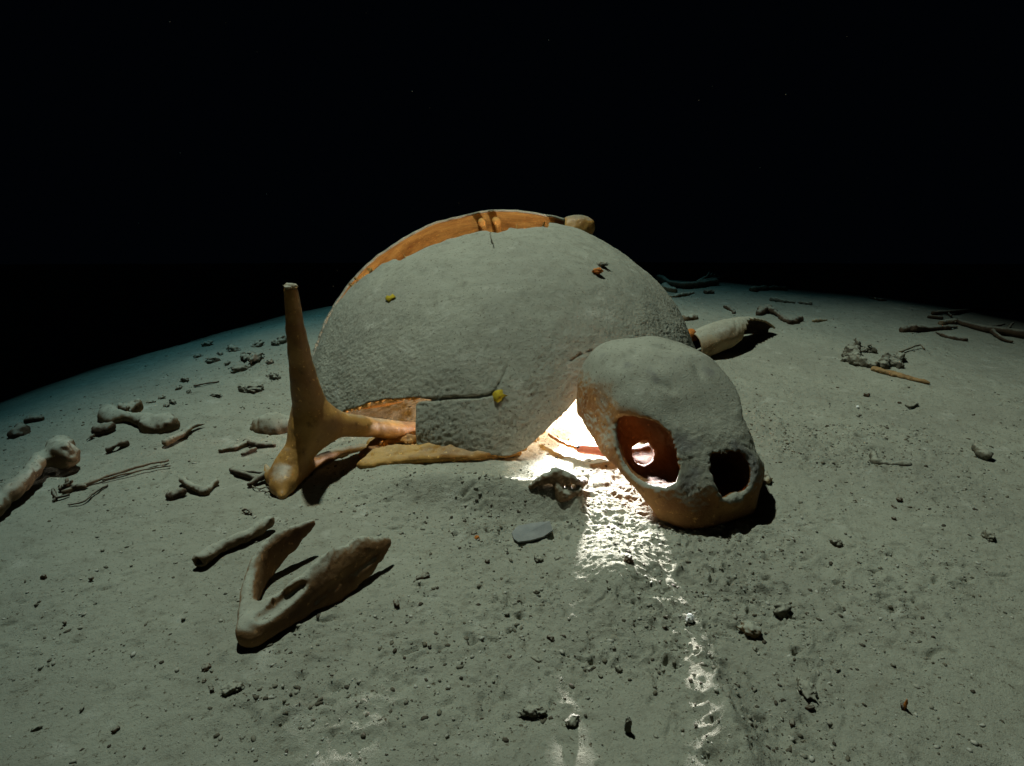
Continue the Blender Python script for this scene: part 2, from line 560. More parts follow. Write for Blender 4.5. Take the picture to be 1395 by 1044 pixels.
xs = axis(-9, -1.0, 1.55, 10, 0.0034, 60)
xs = np.concatenate([xs[xs < -.04], np.arange(-.04, .32, .0017), xs[xs > .3215]])
ya = np.concatenate([np.arange(.22, .5, .0027), np.arange(.5, .86, .0018), np.arange(.86, 1.3, .0036), np.arange(1.3, 2.9, .0075)])
gq = np.linspace(0, 1, 41)[1:] ** 2
ys = np.concatenate([(.22 - 3.2 * gq)[::-1], ya, 2.9 + 8 * gq])
X, Y = np.meshgrid(xs, ys)
Z = ground_base(X, Y)
rm = roughness_at(X, Y) * .82
wx = X + 0.012 * pn2(X * 30, Y * 30 + 4); wy = Y + 0.012 * pn2(X * 30 + 8, Y * 30)
Z += 0.0032 * pn2(X * 17, Y * 17 + 3) * (0.4 + rm) + 0.0022 * pn2(wx * 48, wy * 48) * (.3 + rm)
n1 = pn2(wx * 95 + 3, wy * 95); n2 = pn2(wx * 190 + 11, wy * 190 + 5)
Z += (0.0019 * np.maximum(n1, -.1) + 0.0013 * n2) * rm
n3 = pn2(wx * 330 + 7, wy * 330 + 2)
glow = np.exp(-((X - .14) / .10) ** 2 - ((Y - .72) / .14) ** 2)
Z += (.0009 * pn2(X * 210 + 3, Y * 210) + .0011 * pn2(X * 320 + 7, Y * 320 + 2) + .0030 * np.maximum(0, pn2(X * 115 + 2, Y * 115 + 9) - .1)) * glow
lump = np.maximum(0, pn2(wx * 85 + 21, wy * 85 + 13) - .30)
Z += 0.008 * lump * rm
pit = np.maximum(0, pn2(wx * 80 + 51, wy * 80 + 33) - .42)
Z -= 0.022 * pit * np.clip(rm + .15, 0, 1)
# the low scarp to the right of the lit patch and a shallow trench under the skull
dd, sd = poly_dist(X, Y, [G(890, 772), G(925, 778), (G(955, 785)), G(975, 797), G(1010, 806), G(1060, 800)])
Z += (0.009 * np.exp(-((dd + .006 * n1) / .009) ** 2) - .004 * np.exp(-((dd - .014) / .008) ** 2) * (sd < 0)) * np.clip(.45 + 1.1 * pn2(X * 60, Y * 60), 0, 1.3)
ny_, nx_ = X.shape
ii = (np.arange(ny_ - 1)[:, None] * nx_ + np.arange(nx_ - 1)).ravel()
FQ = np.stack([ii, ii + 1, ii + nx_ + 1, ii + nx_], 1)
ground = link('ground', mesh_from('ground', np.stack([X.ravel(), Y.ravel(), Z.ravel()], 1), FQ, M['ground']))
tag(ground, 'pale grey silt floor of the dark flooded cave', kind='structure')

# ------------------------------------------------------------------ carapace
EC, EA = np.array([-0.015, 1.545, -0.12]), np.array([0.497, 0.62, 0.458])
NA, NTt = 620, 560
al = np.linspace(0.04, math.pi - 0.04, NA)
tt = np.linspace(math.radians(5), math.radians(175), NTt)
AL, TT = np.meshgrid(al, tt, indexing='ij')
Nn = np.stack([-np.cos(AL), -np.sin(AL) * np.cos(TT), np.sin(AL) * np.sin(TT)], -1)
PS = EC + Nn * EA
NR = Nn / EA
NR /= np.linalg.norm(NR, axis=-1, keepdims=True)
# lumpy growth and leathery wrinkles, weaker where silt has settled on top
px_, py_, pz_ = PS[..., 0], PS[..., 1], PS[..., 2]
steep = smooth(0.93, 0.55, NR[..., 2])
wob = 0.006 * pn3(px_ * 9, py_ * 9, pz_ * 9)
ax_, ay_, az_ = px_ + .4 * pz_, py_, pz_ - .3 * px_
w1 = pn3(ax_ * 22, ay_ * 22 + 7, az_ * 22); w2 = pn3(ax_ * 22 + 31, ay_ * 22, az_ * 22 + 3)
s1 = pn3(ax_ * 100 + w1 * 1.5, ay_ * 100, az_ * 165 + w2 * 1.5)
s2 = pn3(ax_ * 170 + w2, ay_ * 170 + 5, az_ * 260 + w1)
wr = 0.0020 * np.minimum(np.abs(s1) * 2.6, 1) * (0.12 + 0.88 * steep) * (.7 + .6 * w1) + 0.0017 * np.minimum(np.abs(s2) * 2.4, 1) * (0.22 + .78 * steep)
gv = 0.0016 * (pn3(px_ * 40, py_ * 40, pz_ * 40))
U, Vv = to_px(PS)
def pxd(pts):
    d = np.full(U.shape, 1e3)
    for (x0, y0), (x1, y1) in zip(pts, pts[1:]):
        t = np.clip(((U - x0) * (x1 - x0) + (Vv - y0) * (y1 - y0)) / ((x1 - x0) ** 2 + (y1 - y0) ** 2), 0, 1)
        d = np.minimum(d, np.hypot(U - x0 - t * (x1 - x0), Vv - y0 - t * (y1 - y0)))
    return d
jx = 2.2 * pn3(px_ * 60, py_ * 60, pz_ * 60)
crk = pxd([(560, 545), (590, 545), (620, 542), (650, 541), (678, 536)]) + jx * .5
hair = np.minimum(pxd([(768, 484), (778, 491), (790, 484), (806, 478)]) + jx, 99)
hair = np.minimum(hair, pxd([(690, 500), (686, 512), (680, 522), (677, 531), (668, 537)]) + jx * .5)
PSd = PS + NR * (wob + wr + gv - 0.004 * np.exp(-(hair / 1.2) ** 2) - 0.008 * np.exp(-(crk / 1.5) ** 2))[..., None]
view = np.array([0, 0, CAM_H]) - PS
facing = np.sum(view * NR, -1) / np.linalg.norm(view, axis=-1)
def face_mean(a): return (a[:-1, :-1] + a[1:, :-1] + a[1:, 1:] + a[:-1, 1:]) / 4
fU, fV, fF = face_mean(U), face_mean(Vv), face_mean(facing)
fj = 3.0 * face_mean(pn3(px_ * 38, py_ * 38, pz_ * 38)) + 1.6 * face_mean(pn3(px_ * 120, py_ * 120, pz_ * 120))
crack = face_mean(pxd([(560, 545), (590, 545), (620, 542), (650, 541), (678, 536)]) + jx * .5)
crack_w = np.interp(fU, [560, 575, 600, 682], [4.0, 1.8, 0.0, 0.0])
def in_poly(x, y, P):
    r = np.zeros(x.shape, bool)
    for (x0, y0), (x1, y1) in zip(P, P[1:] + P[:1]):
        c = ((y0 > y) != (y1 > y)) & (x < (x1 - x0) * (y - y0) / ((y1 - y0) or 1e-9) + x0)
        r ^= c
    return r
FRONT = [(250, 800), (425, 620), (440, 577), (478, 557), (520, 546), (566, 541), (567, 560), (568, 611), (600, 614), (650, 619), (692, 621),
         (716, 611), (742, 589), (768, 563), (790, 540), (800, 512), (826, 520), (856, 560), (880, 610), (892, 680), (892, 800), (1100, 800),
         (1100, 150), (752, 150), (748, 309), (735, 309), (712, 312), (698, 311), (688, 317), (671, 319), (660, 316), (640, 320), (612, 327), (585, 334), (560, 344),
         (545, 352), (535, 352), (510, 368), (485, 386), (466, 402), (446, 426), (430, 440), (250, 440)]
bz = face_mean(PS[..., 2]) > -0.03
keep_f = (((fF > 0) & in_poly(fU + fj * .5, fV + fj, FRONT)) | ((fF <= 0.0) & (fU > 752))) & ~((fF > 0) & (crack < crack_w)) & bz
notch = np.exp(-((fU - 632) / 7) ** 2) * 0.035
keep_r = (fF < -0.035 + 0.014 * fj / 4 - notch) & (fU < 770) & bz

def sub_mesh(name, V, keep, mats):
    F0 = np.argwhere(keep)
    a = F0[:, 0] * NTt + F0[:, 1]
    Q = np.stack([a, a + NTt, a + NTt + 1, a + 1], 1)
    used, inv = np.unique(Q, return_inverse=True)
    V, Q = V.reshape(-1, 3)[used].copy(), inv.reshape(Q.shape)
    E = np.concatenate([Q[:, [i, (i + 1) % 4]] for i in range(4)]); E.sort(axis=1)
    E, cnt = np.unique(E, axis=0, return_counts=True)
    B = E[cnt == 1]                              # even out the stair steps of the broken edges
    for _ in range(18):
        acc = np.zeros_like(V); num = np.zeros(len(V))
        for i, j in ((0, 1), (1, 0)):
            np.add.at(acc, B[:, i], V[B[:, j]]); np.add.at(num, B[:, i], 1)
        m = num > 0
        V[m] = .5 * V[m] + .5 * acc[m] / num[m][:, None]
    return mesh_from(name, V, Q, mats)

shell = empty('turtle_shell', (EC[0], EC[1], 0))
tag(shell, 'big domed turtle shell under grey silt, broken open along its back', 'turtle shell')
def shell_part(name, V, keep, thick, label=None, rim=1):
    me = sub_mesh(name, V - np.array([EC[0], EC[1], 0]), keep, [M['shell'], M['inner']])
    o = link(name, me, shell)
    s = o.modifiers.new('thickness', 'SOLIDIFY')
    s.thickness, s.offset = thick, -1
    s.material_offset, s.material_offset_rim = 1, rim
    s.use_even_offset = False
    if label: o['label'] = label
    return o
front = shell_part('front_shell', PSd, keep_f, 0.011)
# check the winding: outside must face away from the centre
def outward(o):
    me = o.data
    p = me.polygons[len(me.polygons) // 2]
    c = p.center - Vector((0, 0, EC[2]))
    if p.normal.dot(c) < 0: me.flip_normals()
outward(front)
PSr = PS + NR * (wob * .6 + gv + wr * .6)[..., None] + np.array([0, 0.014, 0.018])
rear = shell_part('rear_shell', PSr, keep_r, 0.006, 'rear half of the shell showing its bare amber inside', 0)
outward(rear)
# ribs along the inside of the rear half and bars behind the left opening
def sh(p): return Vector(p) - Vector((EC[0], EC[1], 0))
def local(o, root):
    o.parent = root
    o.matrix_parent_inverse = Matrix.Identity(4)
    o.location = o.location - root.location
    return o
for k, ax0 in enumerate((1.44, 1.52)):
    pts = []
    for t0 in np.linspace(math.radians(97), math.radians(150), 8):
        n = np.array([-math.cos(ax0), -math.sin(ax0) * math.cos(t0), math.sin(ax0) * math.sin(t0)])
        pts.append(Vector(EC + n * (EA - 0.012) + np.array([0, .012, .003])))
    local(twig('rib', [(pts, 0.010, 0.008)], M['inner'], n=12, sides=8, jit=.1, seed=k), shell)
bars = [([at(470, 570, 1.16), at(510, 556, 1.18), at(560, 549, 1.2)], .006, .005),
        ([at(505, 590, 1.12), at(540, 572, 1.17), at(566, 556, 1.22)], .010, .006)]
for k, b in enumerate(bars):
    local(twig('rib', [b], M['inner'], n=12, sides=8, jit=.12, seed=30 + k), shell)
# the lower shell, an amber slab under the front rim
def slab(name, outline_px, z0, z1, mat, root=None, rnd=random.Random(3), ztilt=None):
    top, bot = [], []
    for (x, y) in outline_px:
        g = G(x, y, z0)
        top.append(Vector((g.x, g.y, g.z + z1 - z0))); bot.append(g)
    base = sum(bot, Vector()) / len(bot)
    n = len(top)
    V = [tuple(p - base) for p in top + bot]
    Fc = [tuple(range(n)), tuple(range(2 * n - 1, n - 1, -1))] + [(i, i + n, (i + 1) % n + n, (i + 1) % n) for i in range(n)]
    o = link(name, mesh_from(name, V, Fc, mat, False), None, base)
    if root: local(o, root)
    return o
pl_pts = [G(492, 636, .002), G(540, 629, .003), G(600, 624, .005), G(650, 622, .005), G(706, 619, .003)]
pls = bone('lower_shell', [(pl_pts, [.004, .0075, .0085, .0075, .004]), ([p + Vector((0, .04, .000)) for p in pl_pts], [.012] * 5), ([p + Vector((0, .09, .002)) for p in pl_pts], [.012] * 5)],
           M['inner'], k=.05, vox=.003, rough=.0025, rs=60, flat=((0, .3, 1), .8), irr=.12)
local(pls, shell)
pls['label'] = 'amber edge of the lower shell showing under the front rim'

# ------------------------------------------------------------------ skull
S_ORG = Vector((0.242, 0.895, 0.0)); S_ORG.z = float(ground_base(.26, .8)) + .015
S_ROT = Matrix.Rotation(math.radians(180 + 25.7), 3, 'Z') @ Matrix.Rotation(math.radians(-6.4), 3, 'X')
def sup_ell(p, c, r, n):
    q = np.abs(p - np.asarray(c)) / np.asarray(r)
    return ((q ** n).sum(-1) ** (1 / n) - 1) * min(r)
def skull_field(p, h):
    """local axes: +Y towards the snout, +Z up"""
    ap = p.copy(); ap[..., 0] = np.abs(p[..., 0])
    d = sup_ell(p, (0, -.048, .094), (.118, .118, .098), 2.9)
    d = smin(d, sd_ell(p, (0, .040, .080), (.098, .088, .070)), .035)
    d = smin(d, sd_ell(p, (0, .085, .058), (.074, .064, .052)), .03)
    d = smin(d, sup_ell(p, (0, .080, .016), (.089, .071, .064), 3.4), .022)
    d = smin(d, sd_ell(ap, (.084, .015, .040), (.038, .098, .066)), .03)
    d = smin(d, sd_seg(ap, (.104, -.002, .126), (.060, .075, .128), .013, .010), .018)
    d = smax(d, p[..., 2] - .192, .035)                              # flat crown
    d = smax(d, .52 * p[..., 1] + .853 * (p[..., 2] - .176), .022)   # sloping face
    g = np.sqrt(sum(x * x for x in np.gradient(d, h)))
    return d / np.clip(g, .35, 2)
def rot_ell(p, c, n, up, r):
    n = np.array(n, float); n /= np.linalg.norm(n)
    up = np.array(up, float); up -= n * (up @ n); up /= np.linalg.norm(up)
    sdir = np.cross(n, up)
    q = p - np.asarray(c)
    return sd_ell(np.stack([q @ n, q @ sdir, q @ up], -1), (0, 0, 0), r)
def make_skull():
    h = .0024
    lo, hi = (-.145, -.18, -.050), (.145, .18, .215)
    p = grid(lo, hi, h)
    ap = p.copy(); ap[..., 0] = np.abs(p[..., 0])
    d = skull_field(p, h)
    d = d + .003 * pn3(p[..., 0] * 22, p[..., 1] * 22, p[..., 2] * 22)
    # dents and low swellings of the skull roof
    d = d + .0040 * np.exp(-((np.hypot(p[..., 0] - .01, p[..., 1] + .02) - .052) / .010) ** 2) * smooth(.10, .15, p[..., 2]) * smooth(-.1, .5, pn3(p[..., 0] * 18 + 4, p[..., 1] * 18, p[..., 2] * 0))
    d = d - .003 * np.exp(-((np.hypot(p[..., 0] - .02, p[..., 1] - .0)) / .018) ** 2) * smooth(.10, .15, p[..., 2])
    body = np.maximum(d, -(d + .010))
    # open behind and below
    body = smax(body, -sd_ell(p, (0, -.175, .045), (.104, .118, .108)), .01)
    body = smax(body, -(p[..., 2] + .026), .004)
    # scooped cheek edge behind the socket
    body = smax(body, -sd_ell(ap, (.122, -.085, -.005), (.08, .090, .060)), .012)
    body = smax(body, -sd_ell(p, (.118, -.01, -.020), (.075, .115, .060)), .010)
    # eye sockets: big slanting openings with rounded corners that look outwards and forwards
    def socket(c, n, up, r, depth):
        n = np.array(n, float); n /= np.linalg.norm(n)
        up = np.array(up, float); up -= n * (up @ n); up /= np.linalg.norm(up)
        q = ap - np.asarray(c)
        u, v, w_ = q @ np.cross(n, up), q @ up, q @ n
        u = u - v * .38
        k = ((np.abs(u) / r[0]) ** 2.8 + (np.abs(v) / r[1]) ** 2.8 + (np.abs(w_) / depth) ** 3) ** (1 / 2.8)
        return (k - 1) * min(r)
    eye = socket((.094, .052, .086), (1, .65, .15), (0, -.2, 1), (.047, .044), .060)
    body = smax(body, -eye, .007)
    # nostril opening at the front
    nose = smin(sd_seg(p, (-.014, .09, .076), (-.016, .22, .078), .021, .023), sd_seg(p, (.018, .09, .076), (.020, .22, .078), .021, .023), .02)
    nose = smin(nose, sd_seg(p, (.004, .09, .060), (.006, .22, .056), .017, .018), .02)
    body = smax(body, -nose, .006)
    # thin cups behind the nostril and the sockets; the near socket cup is broken through
    ncup = np.maximum(np.maximum(np.abs(nose - .006) - .0035, d + .003), p[..., 1] - .140)
    cup = np.maximum(np.abs(eye - .0035) - .003, d + .002)
    inv = S_ROT.inverted()
    h0, h1 = (np.array(inv @ (at(876, 618, Y) - S_ORG)) / np.array([.9, 1, 1]) for Y in (.80, 1.04))
    cup = smax(cup, -sd_seg(p, h0, h1, .014, .028), .005)
    body = np.minimum(body, np.maximum(np.minimum(ncup, cup), -nose))
    body = smin(body, sd_ell(p, (.004, .150, .040), (.018, .010, .012)), .008)
    q = p * 75
    wv = pn3(q[..., 0] * .4, q[..., 1] * .4, q[..., 2] * .4)
    face = smooth(.155, .10, p[..., 2]) * smooth(.02, .06, p[..., 2])
    body += (.0010 - .0017 * np.minimum(np.abs(pn3(q[..., 0] * 1.5 + wv, q[..., 1] * 1.5, q[..., 2] * 1.5 + wv)) * 3, 1)) * (.15 + .85 * face) + .0012 * wv
    V, Q = surface_nets(body, lo, h)
    return V, Q, d, np.array(lo), h
V, Q, SKD, SK_LO, SK_H = make_skull()
V, Q = biggest(V, Q)
fc = V[Q].mean(1)
V = V * np.array([.90, 1, 1])
ix = np.clip(np.round((fc - SK_LO) / SK_H).astype(int), 0, np.array(SKD.shape) - 1)
skull = link('turtle_skull', mesh_from('turtle_skull', V, Q, [M['skull'], M['skull_in']]), None, S_ORG)
skull.data.polygons.foreach_set('material_index', (SKD[ix[:, 0], ix[:, 1], ix[:, 2]] < -.0065).astype(np.int32))
skull.rotation_euler = S_ROT.to_euler()
tag(skull, 'large silt covered turtle skull with open eye socket and nostril, lit from behind', 'skull')

# ------------------------------------------------------------------ shoulder bone with three prongs
J = at(428, 578, 0.92)
foot = G(378, 662, 0.012)
chains = [([at(396, 396, .90), at(402, 440, .90), at(411, 500, .905), J], [.0100, .0128, .0180, .031]),
          ([J, at(462, 579, .94), at(510, 583, .99), at(575, 590, 1.06)], [.030, .021, .0165, .0185]),
          ([J, at(410, 612, .895), at(392, 640, .875), foot], [.031, .024, .017, .011]),
          ([at(396, 632, .88), G(372, 652, .010), G(362, 634, .016)], [.016, .010, .003]),
          ([at(392, 640, .875), G(385, 676, .004)], [.014, .006]),
          ([foot + Vector((.01, .01, 0)), at(446, 622, .945), at(506, 612, 1.0)], [.010, .009, .010])]
sb = bone('shoulder_bone', chains, M['amber'], k=.022, vox=.0026, rough=.0008, rs=50, irr=.03,
          cut=lambda d, P: smax(d, P[..., 2] - float(at(396, 390, .90).z), .004))
tag(sb, 'amber three pronged shoulder bone standing upright against the shell', 'bone')
tip = stone_mesh('broken_tip', (.0095, .0095, .005), M['pale'], 4, .0012)
tp = link('broken_tip', tip, sb, at(396, 393, .90) - sb.location)
tp['label'] = 'pale broken top end of the bone'

# bone end that pokes up behind the shell
kb = bone('limb_bone', [([Vector((.235, 2.12, .0)), Vector((.225, 1.99, .15)), at(786, 312, 1.87)], [.022, .020, .034]), ([at(776, 312, 1.86), at(797, 310, 1.87)], [.030, .030])],
          M['amber'], k=.03, vox=.004, rough=.0015, irr=.07)
tag(kb, 'rounded pale amber bone end showing above the far side of the shell', 'bone')

# ------------------------------------------------------------------ lower jaw
def jaw():
    A = G(340, 862, .012)
    right = [A, G(366, 846, .016), G(410, 815, .020), G(462, 780, .026), G(500, 757, .028), G(531, 738, .028)]
    left = [A, G(338, 835, .012), G(344, 800, .014), G(362, 765, .024), G(392, 738, .032), G(428, 712, .040)]
    b = np.array(sum(right + left, Vector()) / 12); b[2] = min(q.z for q in right) - .012
    h = .0021
    allp = np.array([tuple(q) for q in right + left])
    lo, hi = allp.min(0) - .035 - b, allp.max(0) + .03 - b
    p = grid(lo, hi, h)
    def blade(pts, rad, zs, shear):
        P = [np.array(q) - b for q in resample(pts, 56)]
        t = np.linspace(0, 1, 56); xs_ = np.linspace(0, 1, len(rad))
        R, S = np.interp(t, xs_, rad), np.interp(t, xs_, zs)
        d = None
        for i in range(55):
            a, c = P[i], P[i + 1]; ab = c - a
            u = np.clip(((p - a)[..., :2] @ ab[:2]) / (ab[:2] @ ab[:2]), 0, 1)
            q = p - a - u[..., None] * ab
            s_ = S[i] + (S[i + 1] - S[i]) * u; r_ = R[i] + (R[i + 1] - R[i]) * u
            q[..., 0] += q[..., 2] * shear[0]; q[..., 1] += q[..., 2] * shear[1]
            q[..., 2] /= s_
            k = np.maximum(np.abs(q).max(-1) * .25 + np.linalg.norm(q, axis=-1) * .75, 1e-9) - r_
            d = k if d is None else np.minimum(d, k)
        return d
    dr = blade(right, [.010, .0085, .0075, .0065, .0058, .0022], [1.1, 2.0, 3.0, 4.4, 3.8, 2.4], (.22, -.30))
    dl = blade(left, [.010, .009, .0085, .0065, .005, .0016], [1.0, 1.4, 2.1, 3.3, 3.6, 2.4], (.1, -.1))
    d = smin(dr, dl, .010)
    # the broad chewing ledge inside the chin
    led = chain_sdf(p, [([np.array(G(348, 838, .010)) - b, np.array(G(385, 818, .012)) - b, np.array(G(440, 782, .012)) - b], [.012, .010, .005])], .01)
    d = smin(d, led, .008)
    tr = chain_sdf(p, [([np.array(G(356, 836, .030)) - b, np.array(G(384, 818, .032)) - b, np.array(G(412, 798, .034)) - b], [.009, .0085, .004])], .01)
    d = smax(d, -tr, .003)
    # groove along the outer side of the right arm and a hollow in the left arm
    gr = chain_sdf(p, [([np.array(x) - b for x in (G(430, 818, .016), G(470, 790, .024), G(512, 758, .026))], [.003, .0055, .003])], .01)
    d = smax(d, -(gr), .005)
    ho = chain_sdf(p, [([np.array(x) - b for x in (G(366, 800, .018), G(378, 768, .024))], [.005, .004])], .01)
    d = smax(d, -ho, .004)
    d = d + .0009 * pn3(p[..., 0] * 55, p[..., 1] * 55, p[..., 2] * 55) + .0005 * pn3(p[..., 0] * 190, p[..., 1] * 190, p[..., 2] * 190)
    V, Q = surface_nets(d, lo, h)
    o = link('lower_jaw', mesh_from('lower_jaw', V, Q, M['jaw']), None, b)
    return tag(o, 'v shaped turtle lower jaw half filled with silt, lying in the left foreground', 'jaw bone')
jw = jaw()

# ------------------------------------------------------------------ other bones, left side
o = bone('bone_shaft', [([G(274, 762, .010), G(300, 745, .011), G(340, 728, .011), G(364, 712, .013)], [.0095, .008, .0078, .0085]), ([G(364, 712, .013), G(368, 706, .022)], [.006, .002])],
         M['bone'], k=.006, vox=.0018, rough=.0012, rs=120, irr=.10, cut=lambda d, P: smax(d, -sd_seg(P, G(270, 766, .010), G(282, 757, .010), .0050, .0040), .002))
tag(o, 'short broken tubular bone lying just above the lower jaw', 'bone')
o = bone('limb_bone', [([G(-10, 690, .022), G(30, 648, .030), G(62, 618, .032), G(80, 612, .038)], [.015, .014, .015, .016]), ([G(78, 604, .036), G(90, 618, .030)], [.023, .021])],
         M['bone'], k=.016, vox=.003, rough=.0012, rs=50)
tag(o, 'long limb bone with a ball shaped end at the left edge', 'bone')
o = bone('limb_bone', [([G(146, 562, .012), G(176, 566, .014), G(205, 570, .014), G(226, 576, .014)], [.017, .011, .018, .020]), ([G(146, 556, .012), G(150, 570, .010)], [.014, .012]), ([G(204, 580, .010), G(230, 572, .014)], [.019, .018])],
         M['bone'], k=.02, vox=.0035, rough=.0015, rs=45)
tag(o, 'stout silted limb bone with a block shaped end, on the left slope', 'bone')
o = bone('round_bone', [([G(170, 556, .02), G(180, 552, .022)], [.016, .015])], M['bone'], k=.01, vox=.003, rough=.005, rs=90)
tag(o, 'roundish pitted bone lump just behind the block ended limb bone', 'bone')
o = bone('curved_bone', [([G(226, 600, .012), G(248, 590, .012), G(264, 580, .010), G(282, 577, .006)], [.008, .007, .004, .0015])], M['bone'], k=.006, vox=.0024, rough=.001)
tag(o, 'small curved tapering bone on the silt beside the block ended limb bone', 'bone')
o = bone('angular_bone', [([G(247, 652, .010), G(262, 662, .010), G(279, 668, .008)], [.005, .0055, .007]), ([G(279, 668, .006), G(293, 656, .008)], [.007, .0045])],
         M['bone'], k=.006, vox=.0018, rough=.001)
tag(o, 'small v shaped angular bone to the left of the shoulder bone foot', 'bone')
o = bone('knuckle_bone', [([G(232, 674, .007), G(246, 668, .009)], [.009, .008])], M['dark'], k=.006, vox=.0017, rough=.002)
tag(o, 'dark knuckle sized bone beside the v shaped bone', 'bone')
o = bone('bone_splinter', [([G(300, 612, .007), G(322, 608, .007), G(338, 602, .006)], [.006, .006, .005])], M['bone'], k=.006, vox=.0018)
tag(o, 'pale bone splinter under the grey disc left of the shoulder bone', 'bone')
o = bone('dark_splinter', [([G(334, 600, .007), G(346, 604, .008), G(372, 606, .005)], [.005, .0065, .003])], M['dark'], k=.004, vox=.0016)
tag(o, 'dark pointed splinter crossing the end of the pale splinter', 'splinter')
o = bone('dark_chip', [([G(330, 618, .005), G(346, 611, .006)], [.004, .005])], M['dark'], k=.004, vox=.0015)
tag(o, 'short dark chip below the dark pointed splinter', 'splinter')
o = bone('shell_disc', [([G(352, 574, .012), G(372, 572, .022), G(392, 574, .014)], [.018, .030, .020])], M['bone'], k=.02, vox=.003, rough=.0012, flat=((.15, -.75, .65), .38))
tag(o, 'greyish half buried shell plate standing behind the shoulder bone', 'shell fragment')
tag(twig('reed', [([G(84, 672, .004), G(130, 655, .006), G(180, 638, .008), G(231, 627, .004)], .0036, .0018), ([G(140, 654, .006), G(188, 642, .006), G(233, 634, .003)], .0018, .0012)], M['twig'], seed=5),
    'long pale forked reed lying across the left slope', 'twig')
tag(twig('twig', [([G(92, 688, .002), G(112, 684, .003), G(128, 672, .004), G(146, 661, .003)], .0014, .0018)], M['dark'], seed=6), 'thin dark bent twig below the long reed', 'twig')
tag(twig('tuft', [([G(84, 666, .004), G(92, 660, .012), G(90, 652, .02)], .006, .002), ([G(86, 666, .004), G(104, 663, .007), G(118, 663, .004)], .005, .003), ([G(92, 664, .006), G(98, 654, .018)], .004, .0015)], M['twig'], seed=7), 'small brown root tuft at the near end of the long reed', 'root')
tag(twig('dark_scrap', [([G(72, 668, .003), G(78, 677, .005), G(96, 674, .003)], .003, .002), ([G(78, 677, .004), G(73, 682, .002)], .0025, .002)], M['dark'], n=8, seed=8), 'dark hooked scrap just below the brown root tuft', 'scrap')
# debris by the limb bones
for k, (pts, r, lab) in enumerate([
        ([G(132, 585, .010), G(145, 580, .014)], [.012, .013], 'dark rounded bone piece left of the block ended limb bone'),
        ([G(117, 598, .006), G(126, 592, .008)], [.006, .005], 'dark crumb at the left of the dark rounded bone piece'),
        ([G(148, 612, .006), G(158, 606, .010), G(170, 603, .006)], [.006, .005, .006], 'dark hooked bone piece below the block ended limb bone'),
        ([G(20, 590, .008), G(30, 582, .012)], [.014, .014], 'rough dark stone near the left edge of the slope'),
        ([G(40, 570, .008), G(54, 568, .008)], [.011, .008], 'pale bone stub behind the rough dark stone')]):
    tag(bone('bone_piece', [(pts, r)], M['dark'] if 'dark' in lab else M['bone'], k=.006, vox=.0028, rough=.0025, rs=70, seed=k), lab, 'bone')
# splinters at the foot of the shoulder bone
for k, (pts, r0, r1, lab) in enumerate([
        ([G(314, 641, .004), G(328, 644, .008), G(350, 652, .006)], .004, .005, 'dark splinter pointing left from the shoulder bone foot'),
        ([G(338, 662, .004), G(352, 652, .008), G(372, 644, .012)], .003, .008, 'dark wedge shaped splinter leaning on the shoulder bone foot'),
        ([G(330, 642, .004), G(352, 644, .008), G(372, 644, .006)], .002, .002, 'thin straight stick between the two dark splinters')]):
    tag(twig('splinter', [(pts, r0, r1)], M['dark'], n=10, seed=20 + k), lab, 'splinter')
tag(twig('rootlets', [([G(352, 668, .002), G(366, 664, .006), G(380, 672, .003)], .0012, .0008), ([G(360, 672, .002), G(372, 668, .007), G(378, 678, .003)], .0012, .0008), ([G(340, 660, .002), G(350, 666, .005), G(360, 664, .003)], .001, .0008)], M['twig'], seed=24),
    'fine curled rootlets on the silt below the shoulder bone foot', 'root')
tag(twig('hooked_scrap', [([G(330, 697, .003), G(336, 694, .006), G(343, 700, .003)], .0022, .0012), ([G(333, 698, .003), G(340, 699, .004)], .0018, .001)], M['dark'], n=8, seed=25), 'tiny dark curled scrap between shoulder bone and bone shaft', 'scrap')

# ------------------------------------------------------------------ middle ground
def fragment():
    a = [([G(724, 662, .004), G(738, 652, .015), G(757, 642, .024), G(772, 645, .020), G(786, 655, .012), G(798, 655, .008)], [.004, .006, .007, .006, .006, .004]),
         ([G(730, 658, .006), G(745, 650, .016), G(758, 646, .020)], [.003, .008, .006]),
         ([G(757, 645, .020), G(760, 658, .012), G(766, 674, .003)], [.006, .008, .008]), ([G(770, 648, .018), G(774, 660, .010), G(772, 672, .004)], [.005, .006, .006]),
         ([G(792, 656, .008), G(788, 670, .003)], [.005, .005]), ([G(764, 674, .003), G(786, 669, .003)], [.007, .006])]
    o = bone('vertebra', a, M['bone'], k=.008, vox=.0015, rough=.001, rs=120)
    return tag(o, 'small arched vertebra at the edge of the bright light beside the skull', 'bone')
fragment()
V0 = [G(697, 727, .004), G(706, 718, .006), G(728, 714, .008), G(749, 712, .010), G(753, 724, .005), G(740, 733, .003), G(722, 738, .003), G(706, 740, .002), G(700, 736, .003)]
b0 = sum(V0, Vector()) / len(V0)
